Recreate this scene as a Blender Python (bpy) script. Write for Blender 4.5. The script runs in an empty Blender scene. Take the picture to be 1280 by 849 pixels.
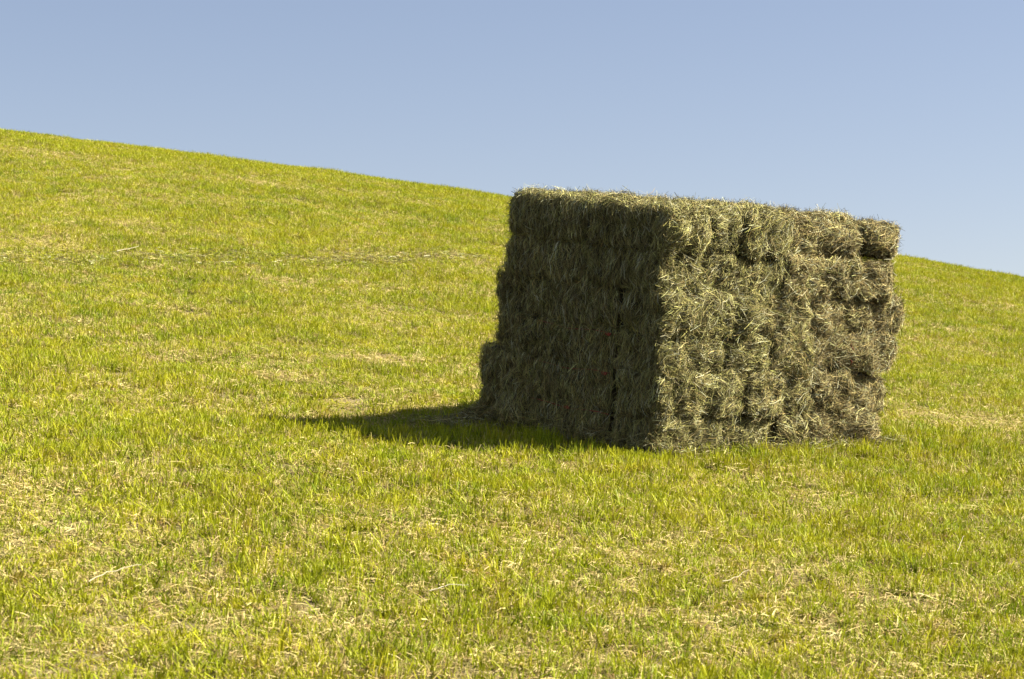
import bpy, math
import numpy as np
from mathutils import Matrix, Vector

rng = np.random.default_rng(11)
sc = bpy.context.scene
COL = sc.collection

# ------------------------------------------------------------------ numpy noise
def _hash(ix, iy, iz, seed):
    h = (ix.astype(np.int64) * 374761393 + iy.astype(np.int64) * 668265263 + iz.astype(np.int64) * 2147483647 + seed * 1274126177) & 0xffffffff
    h = ((h ^ (h >> 13)) * 1274126177) & 0xffffffff
    h = ((h ^ (h >> 16)) * 2246822519) & 0xffffffff
    h = h ^ (h >> 15)
    return (h & 0xffffff) / float(0xffffff) * 2 - 1

def noise3(p, scale, seed=0):
    q = np.asarray(p, float) * scale
    i = np.floor(q).astype(np.int64)
    f = q - i
    f = f * f * (3 - 2 * f)
    out = 0
    for dx in (0, 1):
        wx = f[..., 0] if dx else 1 - f[..., 0]
        for dy in (0, 1):
            wy = f[..., 1] if dy else 1 - f[..., 1]
            for dz in (0, 1):
                wz = f[..., 2] if dz else 1 - f[..., 2]
                out = out + wx * wy * wz * _hash(i[..., 0] + dx, i[..., 1] + dy, i[..., 2] + dz, seed)
    return out

# ------------------------------------------------------------------ the lie of the land
SA, SB, SCc = -0.07978809, 0.08802885, -2.80028595          # plane of the field round the stack

def smooth(t):
    t = np.clip(t, 0, 1)
    return t * t * (3 - 2 * t)

def ground_z(x, y, bumps=True):
    x = np.asarray(x, float); y = np.asarray(y, float)
    xs = 70 * np.tanh(x / 70)
    yy = np.minimum(y, 60)
    ym = np.where(yy < -20, -20 + 0 * yy, yy)
    z = SA * xs + SB * ym + SCc
    xe = np.clip(x, -16, 16)
    E = 1.30 - 0.0670 * xe - 0.00107 * xe * xe
    z = z + E * smooth((y - 25.5) / 34.0)
    d = np.maximum(0, y - 49)
    z = z - np.where(d < 60, 0.0032 * d * d, 0.0032 * 3600 + 0.384 * 40 * (1 - np.exp(-(d - 60) / 40)))
    z = z - .13 * np.exp(-(((x + 1.6) / 1.5) ** 2 + ((y - 22.5) / 1.5) ** 2))
    if bumps:
        P = np.stack([x, y, x * 0], -1)
        near = np.exp(-np.maximum(0, np.abs(y - 30) - 40) / 20)
        z = z + near * (0.020 * noise3(P, 0.9, 3) + 0.014 * noise3(P, 2.6, 4) + 0.03 * noise3(P, .33, 5))
    return z

# frame of the stack: x runs along the sunlit side, y along the shaded side, z off the field
def R3(az, el, ro):
    Z = Matrix.Rotation(az, 3, 'Z'); X = Matrix.Rotation(el, 3, 'X'); Y = Matrix.Rotation(ro, 3, 'Y')
    return Y @ X @ Z
RS = R3(0.7688, 0.0875, 0.0796)
OS = Vector((1.2113, 21.0075, -1.0477))
MS = Matrix.Translation(OS) @ RS.to_4x4()
MSn = np.array(MS)

# ------------------------------------------------------------------ helpers
def mesh_from(name, V, F, mat, smooth_shade=True, attrs=None):
    """V (n,3), F (m,4) or (m,3) numpy"""
    me = bpy.data.meshes.new(name)
    V = np.asarray(V, np.float32); F = np.asarray(F, np.int32)
    k = F.shape[1]
    me.vertices.add(len(V)); me.vertices.foreach_set('co', V.ravel())
    me.loops.add(F.size); me.loops.foreach_set('vertex_index', F.ravel())
    me.polygons.add(len(F))
    me.polygons.foreach_set('loop_start', np.arange(0, F.size, k, dtype=np.int32))
    me.polygons.foreach_set('loop_total', np.full(len(F), k, np.int32))
    me.polygons.foreach_set('use_smooth', np.full(len(F), smooth_shade))
    for an, arr in (attrs or {}).items():
        a = me.attributes.new(an, 'FLOAT_COLOR', 'POINT')
        arr = np.asarray(arr, np.float32)
        a.data.foreach_set('color', np.concatenate([arr, np.ones((len(arr), 1), np.float32)], 1).ravel())
    me.update(calc_edges=True)
    if mat: me.materials.append(mat)
    return me

def link(name, me, parent=None, mw=None):
    o = bpy.data.objects.new(name, me)
    COL.objects.link(o)
    if parent: o.parent = parent
    if mw is not None: o.matrix_world = mw
    return o

def tag(o, label=None, cat=None, group=None, kind=None):
    for k, v in (('label', label), ('category', cat), ('group', group), ('kind', kind)):
        if v: o[k] = v
    return o

class NT:
    def __init__(s, nt): s.nt = nt; nt.nodes.clear()
    def n(s, t, **kw):
        nd = s.nt.nodes.new(t)
        ins = kw.pop('ins', {})
        for k, v in kw.items(): setattr(nd, k, v)
        for k, v in ins.items():
            if isinstance(v, bpy.types.NodeSocket): s.nt.links.new(v, nd.inputs[k])
            else: nd.inputs[k].default_value = v
        return nd
    def mix(s, f, a, b, mode='MIX'):
        m = s.n('ShaderNodeMix', data_type='RGBA', blend_type=mode)
        for i, v in ((0, f), (6, a), (7, b)):
            if isinstance(v, bpy.types.NodeSocket): s.nt.links.new(v, m.inputs[i])
            else: m.inputs[i].default_value = v if i == 0 else (*v, 1)
        return m.outputs[2]
    def math(s, op, a, b=0.0, clamp=False):
        m = s.n('ShaderNodeMath', operation=op, use_clamp=clamp)
        for i, v in ((0, a), (1, b)):
            if isinstance(v, bpy.types.NodeSocket): s.nt.links.new(v, m.inputs[i])
            else: m.inputs[i].default_value = v
        return m.outputs[0]
    def noise(s, vec, scale, detail=3, rough=.55):
        return s.n('ShaderNodeTexNoise', ins={'Vector': vec, 'Scale': scale, 'Detail': detail, 'Roughness': rough}).outputs['Fac']
    def ramp(s, f, lo, hi):
        return s.n('ShaderNodeMapRange', ins={'Value': f, 'From Min': lo, 'From Max': hi}).outputs[0]

def new_mat(name):
    m = bpy.data.materials.new(name); m.use_nodes = True
    return m, NT(m.node_tree)

# ------------------------------------------------------------------ materials
def leafy(t, col, trans, rough=.55, spec=.3, tcol=None):
    bs = t.n('ShaderNodeBsdfPrincipled', ins={'Base Color': col, 'Roughness': rough, 'Specular IOR Level': spec})
    tr = t.n('ShaderNodeBsdfTranslucent', ins={'Color': tcol or col})
    mx = t.n('ShaderNodeMixShader', ins={0: trans, 1: bs.outputs[0], 2: tr.outputs[0]})
    t.n('ShaderNodeOutputMaterial', ins={0: mx.outputs[0]})

# grass: attribute tint = (dryness, random, height along blade)
M_GRASS, t = new_mat('grass_blades')
at = t.n('ShaderNodeAttribute', attribute_name='tint')
sp = t.n('ShaderNodeSeparateColor', ins={0: at.outputs['Color']})
dry, rnd, hgt = sp.outputs[0], sp.outputs[1], sp.outputs[2]
pos = t.n('ShaderNodeNewGeometry').outputs['Position']
n1 = t.noise(pos, .55, 4); n2 = t.noise(pos, 2.3, 3); n3 = t.noise(pos, .16, 2)
g = t.mix(rnd, (.085, .165, .004), (.400, .480, .016))
g = t.mix(t.ramp(n2, .35, .7), g, t.mix(rnd, (.32, .30, .008), (.62, .57, .02)))
g = t.mix(t.math('MULTIPLY', t.ramp(n3, .35, .65), .30), g, (.54, .50, .015))
s_ = t.mix(rnd, (.36, .22, .09), (.92, .77, .38))
dd = t.math('ADD', dry, t.math('MULTIPLY', t.math('SUBTRACT', n1, .5), .5))
rt = t.math('MULTIPLY', t.math('SUBTRACT', .35, hgt), 1.1)
dd = t.math('ADD', dd, t.math('MAXIMUM', rt, 0))
dd = t.ramp(dd, .42, .66)
c = t.mix(dd, g, s_)
red = t.ramp(t.noise(pos, 4.5, 3), .58, .70)
c = t.mix(t.math('MULTIPLY', red, .45), c, (.36, .17, .05))
c = t.mix(1.0, c, (.97, .97, .75), 'MULTIPLY')
leafy(t, c, .28, rough=.55, spec=.2)

# field ground under the grass
M_GROUND, t = new_mat('field_ground')
pos = t.n('ShaderNodeNewGeometry').outputs['Position']
a = t.noise(pos, 6, 6, .7); b = t.noise(pos, .6, 3); cc = t.noise(pos, 45, 4, .7)
c = t.mix(t.ramp(a, .35, .65), (.10, .065, .03), (.26, .20, .08))
c = t.mix(t.ramp(cc, .4, .65), c, (.30, .25, .11))
c = t.mix(t.math('MULTIPLY', t.ramp(b, .4, .6), .3), c, (.13, .12, .03))
bp = t.n('ShaderNodeBump', ins={'Strength': .8, 'Distance': .03, 'Height': cc})
bs = t.n('ShaderNodeBsdfPrincipled', ins={'Base Color': c, 'Roughness': .95, 'Specular IOR Level': .1, 'Normal': bp.outputs[0]})
t.n('ShaderNodeOutputMaterial', ins={0: bs.outputs[0]})

# hay: attribute tint = linear colour of each stalk
M_HAY, t = new_mat('hay')
at = t.n('ShaderNodeAttribute', attribute_name='tint')
tc = t.n('ShaderNodeTexCoord').outputs['Object']
nn = t.noise(tc, 9, 4, .6)
c = t.mix(t.math('MULTIPLY', t.ramp(nn, .4, .7), .35), at.outputs['Color'], (.25, .20, .10), 'MIX')
leafy(t, c, .05, rough=.6, spec=.12)

M_TWINE, t = new_mat('red_twine')
tc = t.n('ShaderNodeTexCoord').outputs['Object']
c = t.mix(t.noise(tc, 60, 3), (.42, .045, .02), (.32, .08, .03))
bs = t.n('ShaderNodeBsdfPrincipled', ins={'Base Color': c, 'Roughness': .5})
t.n('ShaderNodeOutputMaterial', ins={0: bs.outputs[0]})

M_STRAW, t = new_mat('dry_straw')
tc = t.n('ShaderNodeTexCoord').outputs['Object']
c = t.mix(t.noise(tc, 30, 3), (.36, .30, .16), (.46, .40, .24))
bs = t.n('ShaderNodeBsdfPrincipled', ins={'Base Color': c, 'Roughness': .4})
t.n('ShaderNodeOutputMaterial', ins={0: bs.outputs[0]})

# ------------------------------------------------------------------ ground sheet
def axis(vals):
    out = []
    for a, b, st in vals: out += list(np.arange(a, b, st))
    return np.array(out + [vals[-1][1]])
gx = axis([(-2000, -400, 200), (-400, -80, 20), (-80, -16, 2), (-16, 16, .2), (16, 80, 2), (80, 400, 20), (400, 2000, 200)])
gy = axis([(-2000, -300, 200), (-300, -40, 20), (-40, 9, 1.5), (9, 70, .2), (70, 160, 3), (160, 400, 20), (400, 3000, 200)])
X, Y = np.meshgrid(gx, gy)
Vg = np.stack([X, Y, ground_z(X, Y)], -1).reshape(-1, 3)
nx, ny = len(gx), len(gy)
ii = (np.arange(ny - 1)[:, None] * nx + np.arange(nx - 1)[None]).ravel()
Fg = np.stack([ii, ii + 1, ii + nx + 1, ii + nx], 1)
ground = link('ground', mesh_from('ground', Vg, Fg, M_GROUND))
tag(ground, 'sloping mown hay field rising to the skyline', kind='structure')

# ------------------------------------------------------------------ ribbons (blades, stalks)
def ribbons(P, W, side):
    """P (n,k,3) centre lines, W (n,k) half widths, side (n,3) -> verts, faces"""
    n, k = P.shape[:2]
    off = side[:, None, :] * W[..., None]
    V = np.stack([P - off, P + off], 2).reshape(-1, 3)           # n,k,2
    base = (np.arange(n) * k * 2)[:, None]
    j = np.arange(k - 1)[None] * 2
    b = base + j
    F = np.stack([b, b + 1, b + 3, b + 2], -1).reshape(-1, 4)
    return V, F

def blade_patch(name, n_green, n_dry, n_lying, size, hmin, hmax, seed):
    r = np.random.default_rng(seed)
    Vs, Fs, Cs = [], [], []
    off = 0
    def add(V, F, C):
        nonlocal off
        Vs.append(V); Fs.append(F + off); Cs.append(C); off += len(V)
    # upright: tufts
    for n, dry0, dry1, hs, wmul in ((n_green, 0., .35, 1., 1.), (n_dry, .45, .95, .72, .8)):
        ntuft = max(8, n // 7)
        tc = (r.random((ntuft, 2)) - .5) * size
        ti = r.integers(0, ntuft, n)
        xy = tc[ti] + r.normal(0, .014, (n, 2))
        th = r.uniform(.4, 1.25, ntuft)[ti]
        h = r.uniform(hmin, hmax, n) * hs * th
        k = 4
        tt = np.linspace(0, 1, k)
        ang = r.uniform(0, 2 * np.pi, n)
        lean = np.abs(r.normal(0, .42, n)) + .03
        dirv = np.stack([np.cos(ang), np.sin(ang)], 1)
        P = np.zeros((n, k, 3))
        bend = r.uniform(.2, 1.6, n)
        for i, s in enumerate(tt):
            reach = (h * lean * (s + bend * s * s * .6))
            P[:, i, :2] = xy + dirv * reach[:, None]
            P[:, i, 2] = h * s * (1 - .18 * bend * lean * s) - .012
        w0 = r.uniform(.0018, .0042, n) * wmul
        prof = np.array([.8, 1.0, .85, .12])
        cut = r.random(n) < .45                                  # mown tips are blunt
        Wd = w0[:, None] * np.where(cut[:, None], np.array([.85, 1., 1., .8])[None], prof[None])
        a2 = r.uniform(0, np.pi, n)
        side = np.stack([np.cos(a2), np.sin(a2), np.zeros(n)], 1)
        V, F = ribbons(P, Wd, side)
        d = np.repeat(r.uniform(dry0, dry1, n), k * 2)
        rr = np.repeat(r.random(n), k * 2)
        hh = np.tile(np.repeat(tt, 2), n)
        add(V, F, np.stack([d, rr, hh], 1))
    n = n_lying
    if n:
        k = 3
        xy = (r.random((n, 2)) - .5) * size
        ang = r.uniform(0, 2 * np.pi, n); L = r.uniform(.03, .12, n)
        dv = np.stack([np.cos(ang), np.sin(ang), r.normal(0, .22, n)], 1)
        c = np.concatenate([xy, r.uniform(.008, .045, n)[:, None]], 1)
        P = np.stack([c - dv * L[:, None] / 2, c + np.array([0, 0, .006]), c + dv * L[:, None] / 2], 1)
        W = np.repeat(r.uniform(.0012, .0030, n)[:, None], 3, 1)
        sd = np.cross(dv, np.stack([r.normal(0, .5, n), r.normal(0, .5, n), np.ones(n)], 1))
        sd /= np.linalg.norm(sd, axis=1)[:, None]
        V, F = ribbons(P, W, sd)
        add(V, F, np.stack([np.full(n * 6, .98), np.repeat(r.random(n), 6), np.full(n * 6, .6)], 1))
    me = mesh_from(name, np.concatenate(Vs), np.concatenate(Fs), M_GRASS, True, {'tint': np.concatenate(Cs)})
    return bpy.data.objects.new(name, me)                       # not linked: only the field uses it

PATCH = .62
patches = []
for s in range(3): patches.append(blade_patch('tuft_lush', 780, 420, 140, PATCH, .050, .120, 20 + s))
for s in range(3): patches.append(blade_patch('tuft_mixed', 640, 560, 260, PATCH, .04, .11, 30 + s))
for s in range(3): patches.append(blade_patch('tuft_dry', 480, 640, 420, PATCH, .035, .095, 40 + s))

# field points
step = .46
yy = np.arange(8.5, 66, step)
pts = []
for y in yy:
    xm = .2135 * y + 2.2
    xs = np.arange(-xm, xm, step)
    pts.append(np.stack([xs, np.full(len(xs), y)], 1))
pts = np.concatenate(pts)
pts = pts + rng.uniform(-.16, .16, pts.shape)
# leave out the footprint of the stack
inv = np.linalg.inv(MSn)
P4 = np.concatenate([pts, ground_z(pts[:, 0], pts[:, 1])[:, None], np.ones((len(pts), 1))], 1) @ inv.T
inside = (P4[:, 0] > .42) & (P4[:, 0] < 2.75) & (P4[:, 1] > .42) & (P4[:, 1] < 1.7)
pts = pts[~inside]
z = ground_z(pts[:, 0], pts[:, 1])
P3 = np.stack([pts[:, 0], pts[:, 1], pts[:, 0] * 0], -1)
q = noise3(P3, .8, 8) * .6 + noise3(P3, 2.0, 9) * .5 + rng.uniform(-.25, .25, len(pts)) + noise3(P3 * np.array([.15, 1, 1]), .7, 12) * np.where(pts[:, 1] > 25, .6, .35)
fgd = np.clip((17 - pts[:, 1]) / 6, 0, 1) * .10 - np.clip((pts[:, 1] - 22) / 20, 0, 1) * .12
q = q + fgd
kind = np.where(q < -.02, 0, np.where(q < .74, 1, 2))
var = kind * 3 + rng.integers(0, 3, len(pts))
hs = np.clip(1.0 + .35 * noise3(P3, 1.1, 15) - 1.2 * np.clip(noise3(P3, 1.7, 16) - .45, 0, 1) + rng.uniform(-.15, .15, len(pts)), .35, 1.5)

Q4 = np.concatenate([pts, z[:, None], np.ones((len(pts), 1))], 1) @ inv.T
dist = np.hypot(np.maximum(np.maximum(-Q4[:, 0], Q4[:, 0] - 3.17), 0), np.maximum(np.maximum(-Q4[:, 1], Q4[:, 1] - 2.0), 0))
hs = np.where(dist < .7, np.maximum(hs, 1.15) * 1.25, hs)
edge = (np.abs(pts[:, 0] + 1.2) < 1.5) & (np.abs(pts[:, 1] - 21.1) < .42)
hs = np.where(edge, np.maximum(hs, 1.) * 1.35, hs)
var = np.where((dist < .7) | edge, rng.integers(0, 3, len(pts)), var)
pm = bpy.data.meshes.new('grass')
pm.vertices.add(len(pts)); pm.vertices.foreach_set('co', np.stack([pts[:, 0], pts[:, 1], z], 1).astype(np.float32).ravel())
def fattr(name, arr, typ='FLOAT'):
    a = pm.attributes.new(name, typ, 'POINT'); a.data.foreach_set('value', arr.astype(np.float32 if typ == 'FLOAT' else np.int32))
fattr('variant', var, 'INT'); e = .25
gxs = (ground_z(pts[:, 0] + e, pts[:, 1]) - ground_z(pts[:, 0] - e, pts[:, 1])) / (2 * e)
gys = (ground_z(pts[:, 0], pts[:, 1] + e) - ground_z(pts[:, 0], pts[:, 1] - e)) / (2 * e)
eul = np.array([(Matrix.Rotation(math.atan(b_), 3, 'X') @ Matrix.Rotation(-math.atan(a_), 3, 'Y') @ Matrix.Rotation(c_, 3, 'Z')).to_euler('XYZ')[:]
                for a_, b_, c_ in zip(gxs, gys, rng.uniform(0, 6.283, len(pts)))])
ra = pm.attributes.new('rot', 'FLOAT_VECTOR', 'POINT'); ra.data.foreach_set('vector', eul.astype(np.float32).ravel())
fattr('hscale', hs)
grass = link('grass', pm)
tag(grass, 'short mown yellow green grass and stubble covering the field', 'grass', kind='stuff')
ng = bpy.data.node_groups.new('grass_field', 'GeometryNodeTree')
ng.interface.new_socket('Geometry', in_out='INPUT', socket_type='NodeSocketGeometry')
ng.interface.new_socket('Geometry', in_out='OUTPUT', socket_type='NodeSocketGeometry')
N = ng.nodes; L = ng.links
gi = N.new('NodeGroupInput'); go = N.new('NodeGroupOutput'); jn = N.new('GeometryNodeJoinGeometry')
def named(nm, typ):
    a = N.new('GeometryNodeInputNamedAttribute'); a.data_type = typ; a.inputs['Name'].default_value = nm
    return [o for o in a.outputs if o.enabled and o.name == 'Attribute'][0]
vs, rv, hsn = named('variant', 'INT'), named('rot', 'FLOAT_VECTOR'), named('hscale', 'FLOAT')
sl = N.new('ShaderNodeCombineXYZ'); sl.inputs[0].default_value = 1; sl.inputs[1].default_value = 1; L.new(hsn, sl.inputs[2])
for i, o in enumerate(patches):
    oi = N.new('GeometryNodeObjectInfo'); oi.inputs['Object'].default_value = o; oi.inputs['As Instance'].default_value = True
    cmp_ = N.new('FunctionNodeCompare'); cmp_.data_type = 'INT'; cmp_.operation = 'EQUAL'
    ints = [s for s in cmp_.inputs if s.type == 'INT']
    L.new(vs, ints[0]); ints[1].default_value = i
    ip = N.new('GeometryNodeInstanceOnPoints')
    L.new(gi.outputs[0], ip.inputs['Points']); L.new(cmp_.outputs[0], ip.inputs['Selection'])
    L.new(oi.outputs['Geometry'], ip.inputs['Instance']); L.new(rv, ip.inputs['Rotation']); L.new(sl.outputs[0], ip.inputs['Scale'])
    L.new(ip.outputs[0], jn.inputs[0])
L.new(jn.outputs[0], go.inputs[0])
md = grass.modifiers.new('field', 'NODES'); md.node_group = ng

# ------------------------------------------------------------------ hay bales
CH = .36                                                        # course height
GREENISH = np.array([[.36, .34, .13], [.26, .27, .09], [.47, .43, .19], [.19, .19, .07], [.55, .49, .25], [.30, .24, .11]])
BROWNISH = np.array([[.44, .34, .16], [.30, .22, .10], [.58, .46, .25], [.20, .14, .06], [.68, .57, .33], [.36, .32, .13]])

def stalk_colours(r, n, brown):
    a = GREENISH[r.integers(0, 6, n)]; b = BROWNISH[r.integers(0, 6, n)]
    c = np.where((r.random(n) < brown)[:, None], b, a)
    c = c * np.array([1.28, 1.24, .86]) * (r.uniform(.15, 1.35, n) ** 1.3)[:, None]
    pale = r.random(n) < .07
    c[pale] = np.array([.84, .78, .44]) * r.uniform(.8, 1.15, pale.sum())[:, None]
    return np.clip(c, .02, .8)

def make_bale(size, wpos, seed, faces, brown, rough, fly=1., rad=.075):
    """size: box size; wpos: bale centre in the stack frame; faces: {face: (density, grain, grain spread)}"""
    r = np.random.default_rng(seed)
    hx = np.array(size) / 2
    sh = np.array([seed * 1.7 % 31, seed * 2.3 % 17, 0])
    amp = rough
    def surf(p, out):
        """p (...,3) on/near the box -> rounded and lumpy surface point lifted by out; also normal"""
        core = np.clip(p, -(hx - rad), hx - rad)
        d = p - core
        l = np.linalg.norm(d, axis=-1, keepdims=True) + 1e-6
        nrm = d / l
        q = core + nrm * rad
        s = q + sh
        disp = amp * (.55 * noise3(s, 3.2, 12) + .9 * noise3(s, 6.5, 1) + .45 * noise3(s, 14, 2) + .35 * noise3(s, 30, 3))
        disp = disp + .010 * np.abs(noise3(s * np.array([1, 1, .2]), 9, 6))
        return q + nrm * (disp[..., None] + np.asarray(out)[..., None]), nrm
    # core body
    m = 14
    Vs, Fs, Cs = [], [], []
    off = 0
    for ax in range(3):
        for sg in (-1, 1):
            u, v = [i for i in range(3) if i != ax]
            g1 = np.linspace(-1, 1, m + 1)
            U, Vv = np.meshgrid(g1, g1)
            p = np.zeros(U.shape + (3,))
            p[..., ax] = sg * hx[ax]; p[..., u] = U * hx[u]; p[..., v] = Vv * hx[v]
            q, _ = surf(p, np.zeros(U.shape) - .035)
            V = q.reshape(-1, 3)
            i0 = (np.arange(m)[:, None] * (m + 1) + np.arange(m)[None]).ravel()
            F = np.stack([i0, i0 + 1, i0 + m + 2, i0 + m + 1], 1)
            if (sg > 0) == (ax == 1): F = F[:, ::-1]
            Vs.append(V); Fs.append(F + off); off += len(V)
            Cs.append(np.tile(np.array([.035, .028, .012]), (len(V), 1)) * r.uniform(.7, 1.3, (len(V), 1)))  # near-black core colour: deep shade between the stalks painted in
    # stalks
    for (ax, sg), (dens, grain, spread) in faces.items():
        lift_amp = .062 if spread > .6 else .055
        u, v = [i for i in range(3) if i != ax]
        area = size[u] * size[v]
        n = int(area * dens)
        cu = r.uniform(-1.04, 1.04, n) * hx[u]; cv = r.uniform(-1.04, 1.04, n) * hx[v]
        c0 = np.zeros((n, 3)); c0[:, ax] = sg * hx[ax]; c0[:, u] = cu; c0[:, v] = cv
        flow = noise3(c0 + sh, 5.0, 5) * 1.6 + noise3(c0 + sh, 12., 7) * .8
        ang = grain + flow * spread + r.normal(0, .18 + .55 * spread, n)
        Ln = np.clip(r.lognormal(-2.2 if spread > .6 else -2.5, .48, n), .03, .34)
        curl = r.normal(0, 2.4, n)
        k = 4
        tt = np.linspace(-.5, .5, k)
        P = np.zeros((n, k, 3))
        clump = np.clip(noise3(c0 + sh, 5, 11) * .9 + noise3(c0 + sh, 15, 13) * .6, 0, 1)
        outm = r.uniform(-.034, .022, n) + lift_amp * clump * r.random(n) ** .6
        kick = np.where(r.random(n) < (.45 if (ax, sg) == (1, 1) else .17) * fly, r.uniform(.012, .07, n), r.uniform(-.012, .014, n))
        sgn = r.choice([-1, 1], n)
        a = ang.copy(); 
        for i, s in enumerate(tt):
            th = ang + curl * s * Ln
            P[:, i] = c0
            P[:, i, u] += np.cos(th) * s * Ln
            P[:, i, v] += np.sin(th) * s * Ln
            # follow the body over the edge
            lift = outm + kick * (sgn * s * 2) * (1 if True else 0)
            q, nr = surf(P[:, i], lift)
            P[:, i] = q
        w = r.uniform(.0009, .0020, n)
        big = r.random(n) < .06
        w[big] *= 1.8
        W = w[:, None] * np.array([.7, 1, .95, .5])[None]
        dv = P[:, -1] - P[:, 0]
        nr = np.zeros((n, 3)); nr[:, ax] = sg
        nr += r.normal(0, .55, (n, 3))
        sd = np.cross(dv, nr); sd /= np.linalg.norm(sd, axis=1)[:, None] + 1e-9
        V, F = ribbons(P, W, sd)
        col = stalk_colours(r, n, brown)
        pn = noise3(c0 + sh, 4.0, 21)
        col = col * (1 + .22 * pn)[:, None]
        Cs.append(np.repeat(col, k * 2, 0)); Vs.append(V); Fs.append(F + off); off += len(V)
    return mesh_from('hay_bale', np.concatenate(Vs), np.concatenate(Fs), M_HAY, True, {'tint': np.concatenate(Cs)})

UP = math.pi / 2
def tube(path, rad, sides=6):
    path = np.asarray(path, float); k = len(path)
    V, F = [], []
    T = np.gradient(path, axis=0); T /= np.linalg.norm(T, axis=1)[:, None] + 1e-9
    ref = np.array([.3, .2, .93])
    A = np.cross(T, ref); A /= np.linalg.norm(A, axis=1)[:, None]; B = np.cross(T, A)
    rad = np.broadcast_to(rad, (k,))
    for i in range(k):
        for s in range(sides):
            th = 2 * math.pi * s / sides
            V.append(path[i] + rad[i] * (A[i] * math.cos(th) + B[i] * math.sin(th)))
    for i in range(k - 1):
        for s in range(sides):
            F.append([i * sides + s, i * sides + (s + 1) % sides, (i + 1) * sides + (s + 1) % sides, (i + 1) * sides + s])
    return np.array(V), np.array(F)

# layout of one course: (x0, x1, y0, y1) ; L runs along the sunlit side, E shows its end there
LW, EW = 1.058, .529
D_L, D_E = .503, 1.006
ORD = ['lowest course', 'second course from the ground', 'third course from the ground', 'third course from the top', 'second course from the top', 'top course']
rows = {5: 'EEELE', 4: 'ELLE', 3: 'LLEE', 2: 'LEEL', 1: 'LLEE', 0: 'LEEL'}
far_out = {5: .0, 4: -.02, 3: .10, 2: .03, 1: .24, 0: .20}
WY = 2.012
seed = 100
bales = []
twines = []
WORDS = {1: ['only bale'], 2: ['left', 'right'], 3: ['leftmost', 'middle', 'rightmost'], 4: ['leftmost', 'second from left', 'third from left', 'rightmost'],
         5: ['leftmost', 'second from left', 'middle', 'second from right', 'rightmost']}

def add_bale(x0, x1, y0, y1, c, vis, label, push=(0, 0, 0), rough=.028, shrink=.0, brown=.3, twine=None, yaw=0., rad=.075):
    """vis: which sides show: 'l' shaded left side (x-), 'r' sunlit side (y-), 't' top, 'e' far end (x+), 'b' back (y+)"""
    global seed
    seed += 1
    r = np.random.default_rng(seed)
    z0 = c * CH
    size = (x1 - x0 + .012 - shrink, y1 - y0 + .012 - shrink, CH + .02 - shrink * .6 + (.045 - .022 * x0 if c == 5 else 0))
    if c == 5: z0 += .02 - .010 * x0; rad = .17 if x1 > 3.0 else .12
    ctr = np.array([(x0 + x1) / 2, (y0 + y1) / 2, z0 + CH / 2]) + np.array(push)
    F = {}
    if 'l' in vis: F[(0, -1)] = (9500, UP, .24)
    elif 'L' in vis: F[(0, -1)] = (4000, UP, .4)
    if 'r' in vis: F[(1, -1)] = (18000, .25, .75)
    if 't' in vis: F[(2, 1)] = (8000, .6, 1.)
    else: F[(2, 1)] = (1800, .6, 1.)
    if 'e' in vis: F[(0, 1)] = (7000, UP, .9)
    elif 'r' in vis: F[(0, 1)] = (3000, UP, .9)
    if 'b' in vis: F[(1, 1)] = (11000, .3, .9)
    F[(2, -1)] = (1500, .3, 1.)
    if 'r' in vis and 'l' not in vis: F[(0, -1)] = (3500, UP, .9)
    me = make_bale(size, ctr, seed, F, brown, rough, rad=rad)
    M = MS @ Matrix.Translation(Vector(ctr)) @ Matrix.Rotation(yaw + r.normal(0, .012), 4, 'Z') @ Matrix.Rotation(r.normal(0, .010), 4, 'X')
    o = link('hay_bale', me, None, M)
    tag(o, label, 'hay bale', 'hay bales stacked in the block')
    hx = np.array(size) / 2
    if twine == 'l':       # cord along the lower front edge of the shaded side
        pth = []
        for s in np.linspace(-1, 1, 40):
            y = s * hx[1] * .96
            bur = .010 * math.sin(s * 9 + seed) + .006 * math.sin(s * 23)
            pth.append((-hx[0] - .001 + bur, y, hx[2] * .72 + .012 * math.sin(s * 4 + seed)))
        V, Fc = tube(pth, .0035)
        tw = link('twine', mesh_from('twine', V, Fc, M_TWINE), o)
        # the knot
        th = np.linspace(0, 2 * math.pi * 2.2, 26)
        ky = -hx[1] * .86 if c > 0 else 0
        kn = np.stack([-hx[0] - .022 + .008 * np.sin(th * 1.3), ky + .014 * np.cos(th) + .02 * np.linspace(-1, 1, 26), hx[2] * .70 + .010 * np.sin(th)], 1)
        V, Fc = tube(kn, .006)
        link('knot', mesh_from('knot', V, Fc, M_TWINE), tw)
    if twine == 'r':
        pth = [(-hx[0] * .1 + .018 * math.sin(s * 5), -hx[1] - .030 + .008 * math.sin(s * 11), s * hx[2] * .55) for s in np.linspace(-1, 1, 24)]
        V, Fc = tube(pth, .0055)
        link('twine', mesh_from('twine', V, Fc, M_TWINE), o)
    bales.append(o)
    return o

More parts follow.
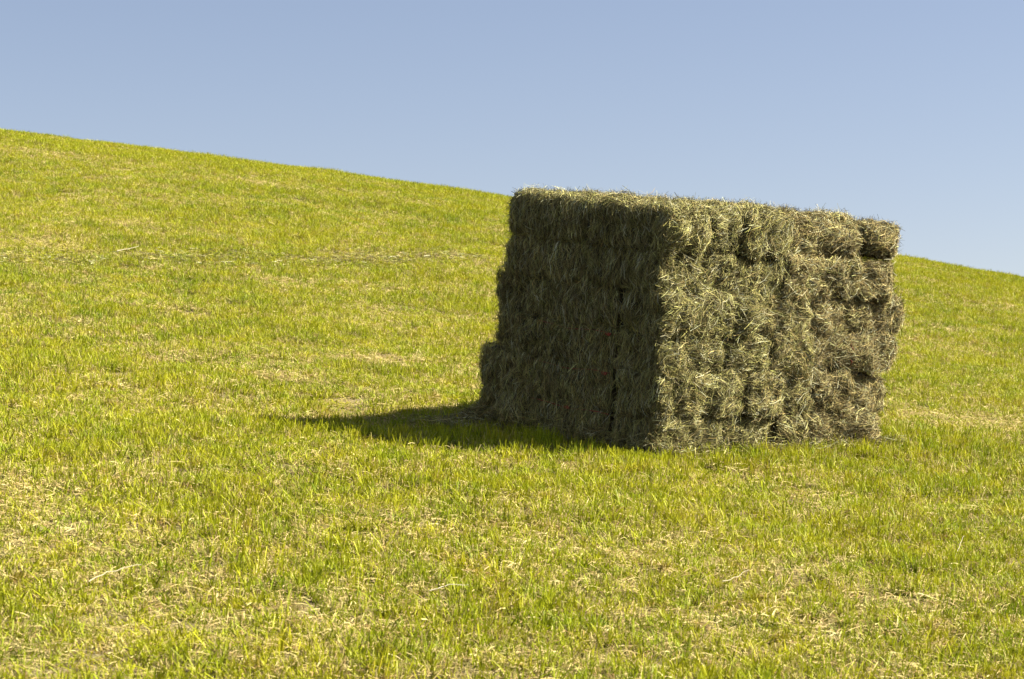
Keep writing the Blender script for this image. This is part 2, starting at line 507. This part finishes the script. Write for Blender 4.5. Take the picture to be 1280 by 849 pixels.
for c in range(6):
    pat = rows[c]; n = len(pat); x = 0.
    rj = np.random.default_rng(70 + c)
    ed = np.cumsum([0.] + [LW if ch == 'L' else EW for ch in pat])
    ed[1:-1] += rj.uniform(-.11, .11, n - 1) * (np.arange(1, n) > (1 if pat[0] == 'E' else 0))
    if pat[0] == 'L': ed[1] = LW + {3: .17, 2: -.10, 1: .12, 0: -.16}[c]
    ed[-1] += {5: .03, 4: .04, 3: .32, 2: .18, 1: .13, 0: -.03}[c]
    cn = ORD[c]
    for i, ch in enumerate(pat):
        x = ed[i]; w = ed[i + 1] - ed[i]; dep = D_L if ch == 'L' else D_E
        first, last = i == 0, i == n - 1
        if i in (0, 1): side_t = ''
        vis = 'r' + ('l' if first else '') + ('t' if c == 5 else '') + ('e' if last else '')
        r = np.random.default_rng(1000 + c * 10 + i)
        px = 0
        py = r.uniform(-.05, .05)
        if first: px = -.04 if c == 5 else 0
        if first: py = {5: -.02, 4: .03, 3: -.01, 2: .02, 1: -.03, 0: .0}[c]
        rel = (x + w / 2) / 3.17
        brown = .12 + .75 * smooth((rel - .35) / .45)
        hue = 'greenish' if brown < .35 else ('grey green' if brown < .6 else 'brownish tan')
        shape = 'long' if ch == 'L' else 'end-on'
        if first:
            lab = f'corner hay bale between shaded and sunlit faces, {cn}'
            if c == 5: lab = 'overhanging corner hay bale of the top course, between shaded and sunlit faces'
            if c == 0: lab = 'corner hay bale resting on the grass where shaded and sunlit faces meet'
        elif last:
            lab = f'{hue} hay bale at the far right end, {cn}'
        else:
            lab = f'{hue} {shape} hay bale, sunlit face, {cn}, {WORDS[n][i]}'
        add_bale(x, x + w, 0, dep, c, vis, lab, (px, py, (.012 if first else r.uniform(-.02, .02)) if 0 < c < 5 else 0), rough=.040, shrink=.0 if first else r.uniform(0, .012),
                 brown=brown, rad=.11 if last else .075, twine='r' if (c, i) == (2, 3) else None, yaw=r.normal(0, .03))
    # shaded side beyond the corner bale
    if rows[c][0] == 'E':
        if c == 5: pass
        else:
            add_bale(0, EW, D_E, WY, c, 'lb', f'far left hay bale of the shaded face, {cn}', (r.uniform(-.01, .01), far_out[c], 0), rough=.02, brown=.25)
    else:
        add_bale(0, EW, D_L + .034, D_L + D_E + .03, c, 'l', f'long dark hay bale in mid shaded face, {cn}' + (', red twine showing' if c in (0, 1, 2) else ''),
                 (r.uniform(-.01, .014), 0.012, 0), rough=.017, brown=.2, twine='l' if c in (0, 1, 2) else None)
        add_bale(0, LW, D_L + D_E, WY + far_out[c], c, 'lb', f'hay bale jutting out at the shaded left edge, {cn}' if c in (0, 1, 3) else f'hay bale at the shaded left edge, {cn}',
                 (r.uniform(-.01, .02), 0.01, 0), rough=.058, brown=.25)
# back of the top course
x = 0
for i in range(6):
    vis = 'tb' + ('l' if i == 0 else '') + ('e' if i == 5 else '')
    if i == 0: lab = 'hay bale at the upper left corner of the stack with stalks against the sky'
    elif i == 5: lab = 'hay bale at the back right of the stack top, behind the rightmost top bale'
    else: lab = f'hay bale along the back edge of the stack top, {["", "second", "third", "fourth", "fifth"][i]} from left'
    add_bale(x, x + EW, D_E, WY, 5, vis, lab, (-.04 if i == 0 else 0, -.025 if i == 0 else rng.uniform(-.02, .03), rng.uniform(-.01, .012)), rough=.026, brown=.15 + .1 * i)
    x += EW
add_bale(EW * 3, EW * 5, D_L, D_E, 5, 't', 'hay bale lying inside the stack top, behind the long bale at the right', (0, 0, .0), rough=.024, brown=.6)

# ------------------------------------------------------------------ loose hay at the foot, stalks sticking up on top
def loose(name, n, sampler, label, seed, brown=.4, Lm=-2.3, wmul=1., gain=1.):
    r = np.random.default_rng(seed)
    c, updir = sampler(r, n)
    n = len(c)
    ang = r.uniform(0, 2 * np.pi, n)
    Ln = np.clip(r.lognormal(Lm, .4, n), .04, .35)
    dv = np.stack([np.cos(ang), np.sin(ang), r.normal(0, 1, n) * updir], 1)
    dv /= np.linalg.norm(dv, axis=1)[:, None]
    pr = r.normal(0, .12, (n, 3))
    P = np.stack([c - dv * Ln[:, None] * .5, c - dv * Ln[:, None] * .17 + pr * Ln[:, None] * .5, c + dv * Ln[:, None] * .17 + pr * Ln[:, None] * .5, c + dv * Ln[:, None] * .5], 1)
    W = r.uniform(.001, .0024, n)[:, None] * np.array([.7, 1, .95, .5])[None] * wmul
    sd = np.cross(dv, r.normal(0, 1, (n, 3))); sd /= np.linalg.norm(sd, axis=1)[:, None]
    V, F = ribbons(P, W, sd)
    o = link(name, mesh_from(name, V, F, M_HAY, True, {'tint': np.repeat(np.clip(stalk_colours(r, n, brown) * gain, 0, .85), 8, 0)}))
    return tag(o, label, 'loose hay', kind='stuff')

def to_world(p):
    return p @ MSn[:3, :3].T + MSn[:3, 3]

def foot(r, n):
    # along the two visible feet of the stack, deepest at the far left corner
    t_ = r.random(n); side = r.random(n) < .5
    out = np.abs(r.normal(0, .03, n))
    x = np.where(side, -out, t_ * 3.2); y = np.where(side, t_ * 2.2, -out)
    corner = r.random(n) < .62
    x = np.where(corner, r.normal(.0, .22, n), x); y = np.where(corner, r.normal(2.22, .16, n), y)
    d = np.where(corner, np.hypot(x - .0, y - 2.2) * .7, out)
    hgt = np.clip(.20 - d * .9, .02, .3) * r.random(n) ** .7 + .01
    spill = r.random(n) < .22                                   # thin spill on top of the grass along the sunny foot
    x = np.where(spill, r.uniform(.2, 3.6, n), x); y = np.where(spill, -np.abs(r.normal(.02, .13, n)), y)
    hgt = np.where(spill, r.uniform(.03, .11, n), hgt)
    p = np.stack([x, y, hgt], 1)
    p = to_world(p)
    p[:, 2] = np.maximum(p[:, 2], ground_z(p[:, 0], p[:, 1]) + .01)
    return p, .35
loose('loose_hay', 8500, foot, 'loose hay fallen around the foot of the bale stack', 5, .35)

# the thin tan line of raked straw left across the hill
def hit_ground(px, py):
    d = np.array([(px - 640) / 3000., 1, (424.5 - py) / 3000.])
    prev = None
    for t_ in np.arange(9, 75, .02):
        p = d * t_
        if p[2] < float(ground_z(p[0], p[1])): return p
    return None
la = [hit_ground(px, py) for px, py in ((-40, 330), (150, 328), (330, 327), (500, 325), (640, 323))]
la = np.array([p for p in la if p is not None])
def swath(r, n):
    u = r.random(n) * (len(la) - 1); i = u.astype(int); f = (u - i)[:, None]
    p = la[i] * (1 - f) + la[i + 1] * f
    p[:, 1] += r.normal(0, .55, n); p[:, 0] += r.normal(0, .1, n)
    keep = noise3(p, 1.3, 31) + r.uniform(-.9, .5, n) > -.35
    p = p[keep]
    p[:, 2] = ground_z(p[:, 0], p[:, 1]) + r.uniform(.03, .085, len(p))
    return p, .15
sw = loose('raked_straw', 13000, swath, 'thin tan line of raked straw across the hillside left of the stack', 6, .5, wmul=1.3, gain=1.05)

# single pale stalks lying on the grass
def stalk(p0, p1, lift, rad, label, bow=.02):
    a = hit_ground(*p0); b = hit_ground(*p1)
    ts = np.linspace(0, 1, 12)
    pth = np.array([a * (1 - s) + b * s for s in ts])
    gz = ground_z(pth[:, 0], pth[:, 1], False)
    pth[:, 2] = gz + lift + bow * .3 * np.sin(ts * math.pi)
    rs = np.random.default_rng(int(p0[0])); pth = pth + np.cumsum(rs.normal(0, .004, pth.shape), 0)
    V, F = tube(pth, np.linspace(rad, rad * .5, 12) * .72)
    o = link('straw_stalk', mesh_from('straw_stalk', V, F, M_STRAW))
    tag(o, label, 'straw stalk', 'pale straw stalks lying on the grass')
stalk((108, 757), (172, 737), .10, .005, 'long pale straw stalk lying on the grass at the lower left')
stalk((146, 325), (176, 317), .12, .009, 'pale straw stalk on the hillside at the tan line, upper left')
stalk((903, 748), (936, 734), .10, .0045, 'short slanting straw stalk on the grass below the stack, lower right')
stalk((1194, 712), (1204, 690), .10, .0045, 'bent upright straw stalk near the right edge of the grass')
stalk((536, 760), (588, 754), .085, .004, 'dull straw stalk half hidden in the foreground grass, lower centre')

# ------------------------------------------------------------------ sun, sky, camera
TILT = 4.8
sun_dir = (Matrix.Rotation(math.radians(TILT), 3, 'X') @ RS @ Vector((1.90, -1.22, 2.16))).normalized()
sl_ = bpy.data.lights.new('sun', 'SUN'); sl_.energy = 5.0; sl_.angle = math.radians(.55); sl_.color = (1, .95, .86)
so = bpy.data.objects.new('sun', sl_); COL.objects.link(so)
so.rotation_euler = (-sun_dir).to_track_quat('-Z', 'Y').to_euler(); so.location = (30, -30, 50)
elev = math.asin(sun_dir.z); azim = math.atan2(sun_dir.x, sun_dir.y)
w = bpy.data.worlds.new('World'); sc.world = w; w.use_nodes = True
t = NT(w.node_tree)
sky = t.n('ShaderNodeTexSky', sky_type='NISHITA')
sky.sun_disc = False; sky.sun_elevation = elev; sky.sun_rotation = azim
sky.altitude = 0; sky.air_density = 1.0; sky.dust_density = .45; sky.ozone_density = 2.2
wb = t.mix(1.0, sky.outputs[0], (1.08, .885, .83), 'MULTIPLY')
bg = t.n('ShaderNodeBackground', ins={0: wb, 1: .0525})
t.n('ShaderNodeOutputWorld', ins={0: bg.outputs[0]})

cam = bpy.data.cameras.new('camera'); co = bpy.data.objects.new('camera', cam); COL.objects.link(co)
co.location = (0, 0, 0); co.rotation_euler = (math.pi / 2, 0, 0)
cam.sensor_width = 36; cam.lens = 36 * 3000 / 1280.
cam.clip_start = .1; cam.clip_end = 6000
cam.dof.use_dof = True; cam.dof.focus_distance = 21.5; cam.dof.aperture_fstop = 5.6
sc.camera = co
# the hill as a whole leans a little more: turn everything that stands in the place, sun included, about the camera's eye
G = Matrix.Rotation(math.radians(TILT), 4, 'X')
for o in list(COL.objects):
    if o.parent is None and o.type != 'LIGHT':
        o.matrix_world = G @ o.matrix_basis
sc.view_settings.view_transform = 'Standard'; sc.view_settings.look = 'None'
sc.view_settings.exposure = 1.6; sc.view_settings.gamma = 1
sc.cycles.max_bounces = 6; sc.cycles.diffuse_bounces = 0; sc.cycles.transmission_bounces = 4
